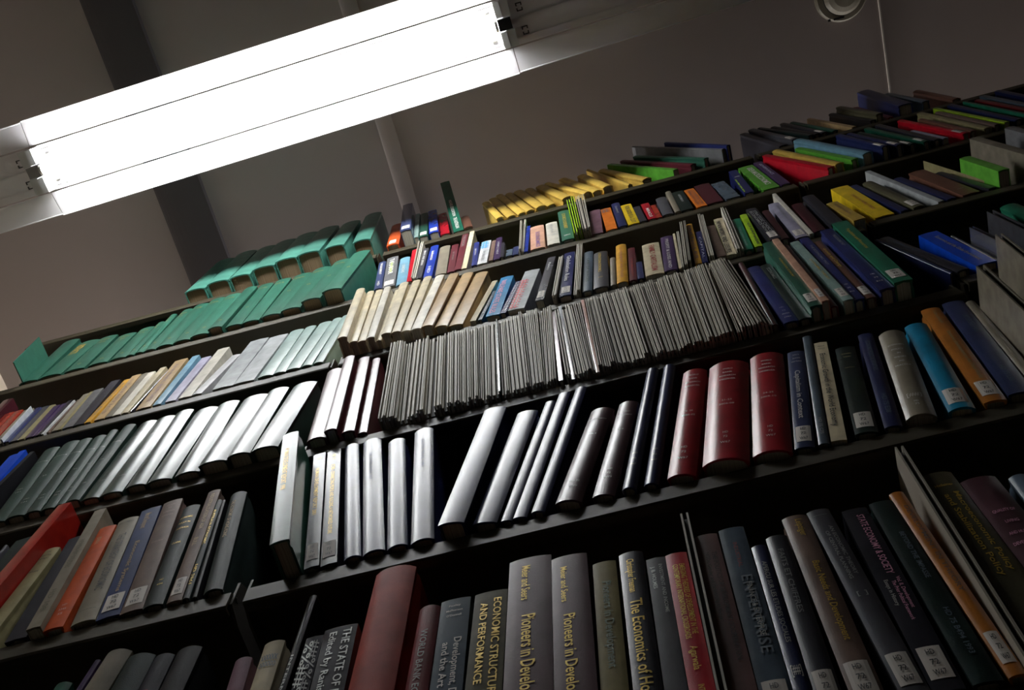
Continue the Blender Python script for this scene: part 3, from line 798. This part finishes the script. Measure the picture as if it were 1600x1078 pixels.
68 400 300 745 indigo w100 r3 p5 ; indigo book with call number and silver rules ; h ======== lettersilver .05 .7 2/h ====== lettersilver .12 .7 2/h HD letterwhite .78 .3 3.5/h 72 letterwhite .83 .25 3.5/h M425 letterwhite .88 .5 3.5/h 1986 letterwhite .93 .45 3.5
150 385 395 722 blackgreen w80 r3 p5 ; narrow black-green book with silver letters ; v ECONOMICS lettersilver .08 .3 .5 .3
148 222 462 640 green w80 r2 p48 st ; large green book jutting out, leaning left ; v INTERNATIONAL_ECONOMY gilt .3 .6 .5 .2
225 218 535 605 peach g w45 r1 p46 st ; narrow pinkish book with pages showing below
290 262 590 648 darkred w40 p20 ; dark red book behind the pinkish one
337 238 668 602 paleteal g w62 r1.5 p42 st ; pale-headed green book jutting out ; v ECONOMIC_THEORY gilt .35 .7 .5 .25
395 215 735 600 indigo w85 r2 p42 ; indigo book titled in silver, pages showing below ; v THE_ECONOMIC_PAST lettersilver .15 .5 .5 .25/h HD letterwhite .8 .3 4/h 75 letterwhite .85 .3 4/h E12 letterwhite .9 .4 4
480 240 812 592 brown w55 r3 p38 st ; brown book squeezed between two indigo ones ; v Growth_and_Change gilt .15 .5 .5 .3
525 165 898 535 indigo w85 r2 p56 ; largest indigo book with ribbed joint, jutting out ; v THE_ECONOMIC_PAST lettersilver .12 .32 .6 .22/h HD letterwhite .8 .3 4/h 75 letterwhite .85 .3 4/h E13 letterwhite .9 .4 4
590 112 988 492 seagreen w95 r2 p50 st ; green book, last leaning before the bay's right end ; v Population_and_Resources gilt .15 .5 .5 .22
'''),
('B', 1, '''
@1300 280 5.3333
500 575 985 790 navy w50 r3 p4 h215 ; black-navy book leaning far left in shadow ; v LABOUR_IN_THE_ECONOMY steel .1 .7 .5 .3
620 600 1045 775 charcoal w100 r3 p5 h215 ; charcoal book leaning far left, lit thin edge ; v COMPANY_LAW steel .15 .5 .5 .25
720 470 1200 725 royal w190 g r1.5 p10 ; vivid blue book with silver title leaning left ; v Economics_and_the_Global_Environment lettersilver .15 .9 .55 .2
990 480 1380 690 charcoal w90 r4 p4 ; charcoal book with rounded panel ; v REPORT_SERIES steel .2 .8 .5 .3
1145 400 1450 545 charcoal b w40 p8 ; dim grey pamphlet binder leaning left
1290 270 1700 470 darkgrey b w60 p12 ; darker tall pamphlet binder leaning left
1400 240 1800 420 seagreen w150 r6 p3 ; sea green book with rounded head near right edge
'''),
('C', -1, '''
@0 440 3.9925
-150 830 -350 1050 brown w100 p5
20 745 -170 940 oxblood s w60 p14 ; dark red-brown box file at the left edge
30 828 -130 1000 brickred g w55 r1 p4 ; rusty orange paper-covered book ;
90 813 -60 975 brickred g w55 r1 p5 ; second rusty orange paper-covered book
150 805 -20 985 greige g r1 p4
185 780 0 985 palegrey g r1 p4 ; pale grey thin book
225 790 20 1005 indigo g r1 p3 ; indigo booklet
262 785 50 1010 darkgrey g r1 p3 ; dark grey booklet
310 775 90 1010 khaki g r1 p4
335 778 120 1020 purple g r1 p4 ; purple booklet
385 765 160 1010 purple g r1 p4 ; darker purple booklet
425 745 190 1000 charcoal g r1 p3 ; charcoal booklet
455 742 225 985 white g w12 r.5 p6 ; thin white booklet catching light
480 740 250 985 taupe g r1 p3
520 705 290 970 greige g r1 p3
560 690 325 965 khaki g r1 p3
585 680 365 945 grey g w80 r1 p4 ;
690 625 420 940 charcoal g w60 r1 p6 ; tall grey book in clear plastic jacket
775 615 480 930 gold g w45 r1 p6 ; ochre yellow book in clear jacket ; v ECONOMIC olive .1 .9 .5 .3
825 590 545 915 tan g w55 r1 p6 ; tan book in clear jacket ; v STATISTICS brown .1 .9 .5 .3
885 578 610 900 greige g r1 p5
925 570 660 885 ivory g w45 r1 p6 ; ivory book in clear jacket
1000 540 720 865 cream g w38 r1 p6 ; narrow cream book in clear jacket
1045 555 775 850 charcoal g w35 r1 p3
1092 497 825 828 tan g w80 r1 p5 ; tan speckled book ; v ANNUAL_REPORT brown .1 .9 .5 .3
1200 468 932 797 lightblue g w45 r1 p7 ; pale blue book with blue side
1258 478 1010 775 lilac g w60 r1 p4 ; lilac-grey book in clear jacket
1360 425 1098 748 ivory g w90 r1.5 p14 ; glossy ivory book, thicker than its neighbours
1448 462 1180 725 white g w80 r1.5 p7 ; white glossy book with curled head
@250 420 3.9925
565 455 310 775 palegrey g w120 r2 p5 ; pale grey flat-backed volume, first of the green-edged set
688 430 440 745 palegrey g w115 r2 p4 ; grey flat-backed volume with dark edge
815 395 590 708 paleteal r4 w90 p7 ; pale green volume with dark edge
908 370 690 680 paleteal r4 w85 p7 ; pale green volume
995 345 770 657 paleteal r4 w85 p7 ; pale green volume
1080 318 872 628 paleteal r4 w80 p7 ; pale green volume
1140 299 950 606 paleteal r4 w52 p8 ; pale green volume, last before the bay gap
'''),
('C', 0, '''
@550 420 3.9925
28 135 -92 440 cream r5 w75 p34 ; cream volume jutting out at the bay's left end
95 150 -18 465 cream r4 w58 p22 ; cream volume
150 140 35 460 cream r3 w42 p18 ; narrow cream volume
200 122 90 438 ivory r4 w62 p22 ; cream volume with shaded right side
268 138 150 455 cream r3 w28 p14 ; thin cream volume
300 95 180 415 cream r4 w55 p26 ; cream volume
378 82 243 405 cream r4 w62 p24 ; cream volume
448 58 305 400 cream r4 w62 p20 ; cream volume
522 50 365 388 ivory r4 w55 p16 ; cream volume
605 40 430 370 tan r4 w72 p18 ; light tan volume
688 38 510 375 tan r5 w75 p8 ; light tan volume
772 33 598 368 tan r4 w80 p5 ; broad light tan volume
875 78 732 332 cream g w35 r1 p4 ; slim cream book at the end of the cream set
880 140 785 322 steel g w35 p3 ; small slate paperback ; v ECONOMICS letterwhite .2 .8 .5 .4
930 58 832 305 skyblue g w85 r2 p8 ; sky blue glossy book with coral title ; v WELFARE_STATE_RULES letterpink .1 .95 .4 .4
1022 80 922 282 indigo g w55 r1 p4 ; white and indigo striped book ; v =========== letterwhite .05 .95 .35 .5/v =========== lettersilver .05 .95 .75 .4
1080 18 970 270 palegrey g w95 r2 p14 ; grey and red glossy book, red panel low down ; v ###### red .25 .98 .35 .6/v ECONOMICS letterwhite .5 .9 .35 .22
@740 300 5.3333
620 550 512 912 darkgrey g w65 r1.5 p10 st ; silver-grey book with dark right side ; v Politics lettersilver .15 .35 .5 .3
712 540 648 885 board b w22 p10
738 528 670 890 board b w22 p12
758 515 713 878 indigo g w88 r2 p6 st ; violet-blue glossy book with white title ; v Globalisation_Rules letterwhite .1 .7 .5 .4
860 435 833 855 board b w20 p6
888 430 862 850 board b w20 p6
922 512 905 842 steel r4 w75 p4 ; teal-blue book with faint title ; v LAW_OF_WAGES darkgreen .2 .8 .5 .3
1002 520 1000 818 darkgrey r5 w115 p5 ; thick dark grey book in yellow letters ; v INTERNATIONAL_ECONOMICS gilt .05 .6 .45 .2/h HD gilt .75 .3 4
1138 555 1143 785 greige r3 w42 p3 ; small brown-grey book beside the yellow one
1185 455 1195 772 gold g w85 r5 p5 ; bright amber yellow book ; v GOVERNMENT_AND_TRADE ochre .1 .9 .5 .25
1285 475 1300 745 maroon r2 w60 p3 ; dark maroon and black book ; v THE_MARKET brickred .35 .9 .5 .3
1352 590 1368 730 navy r2 w50 p2 ; low navy book in shadow
1402 450 1435 712 cream g w150 r3 p8 ; broad cream book titled Family Capitalism in red ; v FAMILY_CAPITALISM letterred .08 .9 .55 .32
@1000 300 5.3333
170 385 205 670 purple r3 w100 p4 ; dark purple book with white letters ; v PROFIT_&_LOSS_AND letterwhite .1 .95 .5 .25
272 350 325 640 cream g w28 r1 p5 ; narrow cream booklet
303 330 345 625 board b w18 p6
328 250 376 620 board b w20 p9
360 240 410 612 board b w20 p8
384 275 462 603 gold g w55 r2 p6 ; tan-gold narrow book with dark letters ; v ARTICLES brown .1 .9 .5 .35
466 335 518 590 indigo g w45 r1 p3 ; indigo book beside tall binder ; v CAPITAL lettersilver .2 .9 .5 .4
480 185 582 562 board b w22 p10
508 190 605 560 board b w22 p8
552 290 645 545 taupe g w72 r1 p3 ; brown patterned book
612 232 722 535 cream g w75 r2 p7 ; cream and lilac book with dark lettering ; v JAPAN_WORK_AND_LEISURE ink .08 .95 .4 .5/v ====== lime .02 .98 .05 .06
670 130 820 510 board b w22 p9
695 135 850 500 board b w20 p9
762 235 868 492 seagreen r2 w72 p4 ; green cloth book with worn title ; v THE_LIVING_WAGE paleteal .3 .9 .5 .2
832 195 960 462 lime g w55 r1.5 p5 ; bright lime green glossy book ; v CHANGE black .3 .95 .6 .3
880 150 1085 400 charcoal g w120 r1.5 p7 st ; black book with white distressed lettering ; v STRATEGIC_CHOICE lettersilver .1 .8 .65 .3/v ECONOMICS_NOW lettersilver .1 .8 .3 .25
1015 165 1180 400 oxblood r3 w60 p3 ; dim brown-black book
1068 108 1302 392 lilac g w92 r2.5 p9 st ; glossy lavender-grey book ; v Industrial_and_Commercial grey .1 .5 .6 .2
1102 18 1412 352 ivory g w30 r1 p8 ; tall ivory booklet rising above neighbours
1262 112 1455 340 oxblood r3 w90 p4 ; dark red-headed grey book ; 
1352 45 1595 275 charcoal r3 w95 p6 ; charcoal book with thin pale joint line
@1150 320 3.9925
562 -5 735 100 mustard g w70 r1 p6 ; pale mustard book ; v THE_BASIC_ILLUSION brown .1 .7 .5 .25
'''),
('C', 1, '''
@1300 280 5.3333
-10 85 400 350 yellow g w160 r1.5 p8 ; broad yellow book with orange title ; v CHANGE_IN_WORLD_TRADE ochre .3 .8 .5 .18
150 60 620 292 navy w60 r2 p4 ; dark navy book behind the yellow one
255 38 745 275 olive w85 r4 p5 st ; grey-olive book with small label
@1350 120 5.392
8 800 630 1058 palegrey g w45 r1 p24 ; tall white-sided book leaning left
250 862 740 1050 navy w70 r2 p4 ; dark navy book leaning left
375 815 900 1030 brown w170 r2 p7 ; brown book with silver call number ; h HD lettersilver .82 .3 3
600 815 1100 960 charcoal w60 r2 p4 ; teal-grey book half hidden
500 712 1230 945 khaki g w40 r1 p9 ; tall pale green-grey booklet
805 690 1350 870 leaf g w90 r2 p28 ; bright leaf green glossy book leaning left
890 525 1500 700 greige g w80 r2 p26 ; beige book leaning left above green one
1185 435 1650 560 grey g w80 r2 p20 ; mid grey book at the right edge
'''),
('D', -1, '''
@0 440 3.9925
240 350 -35 622 green r4 w100 p52 ; very large green volume jutting out at left end
395 385 55 700 green old r6 w100 p8 ; green volume lit along its spine
495 393 165 672 green old r7 w130 p10 ; green volume with bright sheen ; v ABSTRACTS gilt .1 .4 .4 .4
625 360 320 645 green old r5 w110 p6 ; green volume with gold ornaments ; h *** gilt .12 .6 5/h ** gilt .2 .4 5/h O gilt .85 .2 5
742 345 475 600 green old r5 w110 p6 ; green volume with gold ornaments ; h *** gilt .12 .6 5/h ** gilt .2 .4 5/h O gilt .85 .2 5
875 303 635 545 green old r5 w110 p8 ; green volume with gold ornaments ; h *** gilt .12 .6 5/h ** gilt .2 .4 5/h O gilt .85 .2 5
985 262 735 520 green old r5 w90 p10 ; green volume with gold ornaments ; h *** gilt .12 .6 5/h ** gilt .2 .4 5/h O gilt .85 .2 5
1062 215 808 492 green old r6 w90 p16 ; green volume with gold ornaments ; h *** gilt .12 .6 5/h ** gilt .2 .4 5/h O gilt .85 .2 5
1138 187 872 462 green old r6 w90 p18 ; green volume with gold ornaments ; h *** gilt .12 .6 5/h ** gilt .2 .4 5/h O gilt .85 .2 5
1215 158 972 418 green old r7 w100 p20 ; green volume, pages showing below ; h *** gilt .12 .6 5/h O gilt .85 .2 5
1315 122 1080 388 green old r7 w100 p22 ; green volume, pages showing below ; h *** gilt .12 .6 5/h O gilt .85 .2 5
1405 98 1185 352 green old r7 w110 p24 ; green volume, pages showing below ; h *** gilt .12 .6 5/h O gilt .85 .2 5
@200 250 3.9925
728 808 495 1062 green old r7 w100 p24 ; green volume, pages showing below ; h O gilt .85 .2 5
822 790 605 1050 green old r6 w95 p20 ; green volume, pages showing below ; h ** gilt .12 .6 5/h O gilt .6 .2 5
925 760 708 1025 green old r6 w95 p20 ; green volume, pages showing below ; h *** gilt .12 .6 5
1040 730 825 990 green old r7 w110 p24 ; green volume, pages showing below ; h *** gilt .12 .6 5/h O gilt .45 .2 5
1160 690 950 950 green old r7 w110 p24 ; green volume, pages showing below ; h *** gilt .12 .6 5/h O gilt .45 .2 5
1290 640 1075 892 green old r7 w110 p30 ; green volume, pages showing below ; h ** gilt .12 .6 5/h O gilt .45 .2 5
1405 588 1205 832 green old r7 w110 p36 ; green volume beside the bay gap, pages showing below ; h O gilt .45 .2 5
'''),
('D', 0, '''
@560 260 5.3333
172 808 128 1035 slateblue r4 w60 p5 ; slate blue book with white lettering ; v MANAGEMENT letterwhite .08 .5 .5 .35/v HD letterwhite .75 .9 .5 .3
242 770 200 1018 grey g r2 w92 p8 st ; grey book with yellow-green title ; v THE_LABOUR letterwhite .08 .6 .5 .4/v ==== lime .2 .55 .5 .3
350 775 308 1025 lightblue r4 w85 p6 ; pale blue book with faint title ; v UNIONS letterwhite .3 .6 .5 .3
450 700 400 965 red g r1 w50 p5 ; bright red book beside binder
500 620 432 945 board b w24 p22 ; 
530 600 450 940 board b w24 p24 ;
545 690 478 938 darkgrey g r2 w42 p6 ; small charcoal book with white letters ; v MARX_AND_JAPAN letterwhite .1 .6 .5 .4
604 672 538 932 blue r3 w68 p6 ; royal blue book with white title ; v Industrial letterwhite .2 .5 .5 .35/v HD letterwhite .7 .9 .5 .35
682 680 638 915 greige r4 w85 p5 ; pale greige cloth book
780 660 738 890 maroon r2 w72 p4 ; maroon book with silver title ; v BY_WORK lettersilver .3 .6 .5 .25
868 572 798 868 maroon r2 w62 p7 ; taller maroon book with silver title ; v THE_SOCIAL lettersilver .05 .4 .5 .4/h HD lettersilver .75 .4 3
930 545 858 858 cream g r1 w38 p14 ; cream-edged book with grey side
965 640 942 832 indigo r2 w58 p4 ; dark indigo book ; v WORK letterwhite .3 .6 .5 .3
1032 632 988 822 white g r1.5 w76 p5 ; white book with teal head band ; v ## skyblue .02 .35 .5 .9/v WORKERS grey .45 .9 .5 .3
1115 622 1085 790 taupe g r1 w38 p3 ; narrow taupe book
1150 600 1125 782 purple g r1 w52 p4 ; dark purple book with pale letters ; v UNEMPLOYMENT lettersilver .2 .8 .5 .35
1190 640 1180 760 charcoal g w30 p2 ; low charcoal book in the dip
1235 700 1228 752 steel g w52 p2 ; very small grey book lying low
1290 675 1283 742 slateblue g w48 p2 ; small blue-grey book beside binder
1348 450 1335 732 board b w24 p10
1382 442 1360 728 board b w24 p10
1405 500 1380 715 blue g r1 w38 p3 ; narrow vivid blue book
1432 515 1435 702 peach g r3 w112 p6 ; peach book with purple title ; v ECONOMICS letterpurple .3 .95 .55 .3
@740 300 5.3333
600 270 617 450 ivory g r3 w95 p6 ; ivory book with blue wave band ; h ~~~~ letterblue .6 .9 8/v REGULATION grey .1 .5 .5 .2
700 172 738 412 green r3 w92 p7 ; green book in gold lettering ; v ECONOMICS_OF_GOVERNMENT gilt .12 .65 .5 .3/h [##] letterwhite .86 .5 8
772 62 835 330 lime b w26 p30 ; yellow-green edged pamphlet binder
808 38 868 300 lime b w24 p32 ; second yellow-green edged pamphlet binder
840 10 905 300 board b w24 p36 ; 
868 8 930 290 board b w24 p36
905 5 962 290 board b w24 p34
@850 180 5.3333
378 805 395 1005 mauve g r2 w90 p4 ; mauve-grey book with dark panel
470 790 520 965 tangerine g r1.5 w85 p5 ; orange book with brown head band ; v ## brown .03 .2 .5 .8
560 745 622 935 navy r3 w78 p4 ; navy book with silver title ; v Stanford lettersilver .15 .45 .5 .3
636 758 703 918 yellow g r1.5 w92 p6 ; bright lemon yellow book in black letters ; v FOR_GOD_IS_A_CUT ink .1 .95 .55 .4
740 770 800 890 charcoal g r1 w55 p3 ; low black book beside the yellow one
806 745 870 872 crimson g r1.5 w72 p5 ; crimson book with white letters ; v MIRACLE letterwhite .35 .9 .5 .35
888 755 940 858 brickred g r1 w42 p3 ; small coral red book
930 702 990 842 darkgrey r4 w85 p4 ; dark grey rounded book
1010 645 1092 812 greige r3 w52 p6 ; grey-beige worn book ; 
1062 650 1145 800 blackgreen r2 w95 p5 ; black-green book with white title ; v INVESTMENTS lettersilver .2 .6 .5 .2
1165 628 1275 770 tangerine g r1 w85 p5 ; amber orange book with brown lettering ; v INNOVATION brown .1 .9 .35 .3/v COOPERATION brown .1 .9 .7 .3
1250 595 1362 745 oxblood r2 w125 p4 ; dark maroon book with worn spine
1392 575 1520 702 steel g r1 w110 p5 ; steel grey glossy book with white scratch
@1100 120 5.392
205 800 345 985 indigo g r1 w70 p14 ; indigo patterned book with lime side ; h ## letterwhite .3 .6 6/v ==== lime .4 .95 .1 .3
285 772 505 960 leaf g r1 w125 p12 ; bright green book with pale panel ; v GREEN_MACROECONOMICS letterwhite .1 .85 .6 .35
415 728 650 912 purple g r1 w70 p7 ; dark purple book, last in the row ; v GOVERNANCE lilac .1 .6 .5 .3
'''),
('D', 1, '''
@1100 120 5.392
490 668 1040 770 red w75 r2 p26 ; glossy red book leaning far left, first in row
575 632 1105 745 mustard w75 r5 p24 ; pale yellow book leaning far left
765 608 1240 702 leaf w60 r2 p16 ; light green book under blue-grey one
752 545 1335 660 lightblue w90 r6 p20 ; broad light blue-grey book leaning left
@1350 120 5.392
-240 500 150 598 navy w60 r5 p16 st ; dark navy book, pages showing
-150 490 270 585 navy w60 r5 p14 st ; second dark navy book, pages showing
-60 480 385 580 blackgreen w50 r5 p12 st ; black-green book with amber pages
0 440 500 555 bottle w55 r3 p14 st ; teal green book with bright edge
90 410 590 535 charcoal w50 r2 p8 ; charcoal book
380 462 662 525 lilac g w50 r2 p10 ; short white-lilac book
280 375 832 485 red w60 r3 p12 st ; slim bright red book leaning left
460 360 900 460 brown w40 r2 p8 ; brown book behind the red one
445 312 1012 440 khaki w60 r3 p14 ; beige-olive book leaning left
600 300 1100 408 taupe w40 r2 p10 ; taupe book
580 270 1182 388 lime g w40 r2 p14 ; lime green edged book leaning left
700 245 1275 370 navy w60 r3 p10 ; very dark navy book, pages showing
832 212 1400 325 seagreen g w25 r1 p12 ; thin sea green edged book
930 200 1450 300 darkred w50 r2 p8 ; dark red book near right edge
972 165 1480 265 steel w50 r2 p8 ; steel blue book near right edge
1100 125 1550 215 navy w60 r3 p8 ; navy book at right edge
'''),
('E', -1, '''
@200 250 3.9925
555 640 350 832 teal old r8 w115 p66 ; large teal volume, leftmost of the big set
685 592 490 782 teal old r8 w120 p66 ; large teal volume with amber pages
815 560 630 745 teal old r8 w115 p66 ; large teal volume with amber pages
930 522 773 692 teal old r8 w125 p66 ; large teal volume with amber pages
1062 478 915 642 teal old r8 w125 p66 ; large teal volume with amber pages
1192 440 1053 602 teal old r8 w125 p66 ; large teal volume with amber pages
1338 405 1222 560 teal old r8 w112 p68 ; large teal volume with amber pages
1482 352 1400 522 teal old r8 w100 p70 ; tallest large teal volume, last of the big set
'''),
('E', 0, '''
@560 260 5.3333
280 500 233 672 orange r6 w95 p34 st ; bright orange-red book, low at the left end
372 325 348 545 slateblue g r2 w88 p62 st ; tall slate blue book, pages showing below
478 400 460 595 paleteal g r1 w42 p24 ; narrow pale green book
515 403 505 595 green g r3 w65 p30 st ; mid green book with white label
582 378 590 560 blue g r2 w70 p36 st ; bright blue book with white label
665 400 685 572 red g r1 w68 p12 ; scarlet book with plain spine
682 142 795 552 bottle g r2 w78 p12 x290 ; tall green book tilted left above its neighbours ; v HIGHER_EDUCATION letterwhite .4 .72 .5 .3/v THE_AUSTRALIAN letterwhite .75 .95 .5 .35
850 432 880 520 brown r5 w70 p4 ; low brown rounded book
1030 312 1150 440 mustard w60 r6 p10 ; yellow-tan volume with dark left side
1085 280 1240 430 mustard w70 r6 p10 ; yellow-tan volume
1145 250 1330 405 mustard w80 r7 p14 ; yellow-tan volume
1222 238 1400 382 mustard w80 r6 p12 ; yellow-tan volume
1292 220 1480 352 mustard w80 r7 p12 ; yellow-tan volume
1385 200 1575 335 mustard w80 r6 p12 ; yellow-tan volume
@850 180 5.3333
-70 605 150 705 mustard w90 r7 p12 ; yellow-tan volume
0 580 330 660 mustard w80 r7 p14 ; yellow-tan volume
120 545 405 650 mustard w80 r7 p14 ; yellow-tan volume
275 515 490 612 mustard w80 r7 p14 ; yellow-tan volume
352 465 700 590 mustard w80 r7 p12 ; yellow-tan volume
450 470 820 548 mustard w80 r7 p12 ; last yellow-tan volume of the set
525 415 1075 460 leaf g w50 r1 p10 ; leaf green flat book lying far over
632 388 1220 420 maroon w60 r4 p14 ; maroon volume leaning far over
740 350 1330 368 green w55 r3 p20 ; green book leaning far over, lit spine
730 268 1480 290 grey w50 r3 p45 ; tall grey book with white pages
1000 234 1520 258 indigo w40 r3 p22 ; indigo book near the bay's right end
'''),
('E', 1, '''
@1100 120 5.392
300 488 640 592 charcoal w80 r3 p8 ; charcoal book, first in row
372 452 740 535 darkgrey w60 r3 p12 st ; dark grey-green book
450 437 880 500 blackgreen w50 r3 p14 ; black-green book
560 430 930 490 black w50 r3 p10 ; black book
640 400 990 478 charcoal w50 r3 p12 st ; charcoal book with label
722 390 1080 462 bottle w50 r3 p10 ; dark bottle green book
865 358 1245 428 tan w40 r2 p12 ; tan-edged book
1050 318 1400 375 black w60 r3 p10 ; black book leaning left
1110 262 1450 320 olive w60 r3 p8 ; olive brown book
@1350 120 5.392
-100 265 200 350 darkred w50 r2 p8 ; dim dark red book
-60 135 290 250 navy w110 r4 p34 ; thick dark blue volume standing above the others
170 150 490 215 steel w60 r3 p12 ; grey-blue book
412 130 745 200 brown w70 r6 p6 ; red-brown rounded book, last before right edge
'''),
]
ALL = {}
for row, bay, spec in ROWS: ALL[(row, bay)] = build_row(row, bay, spec)
#END
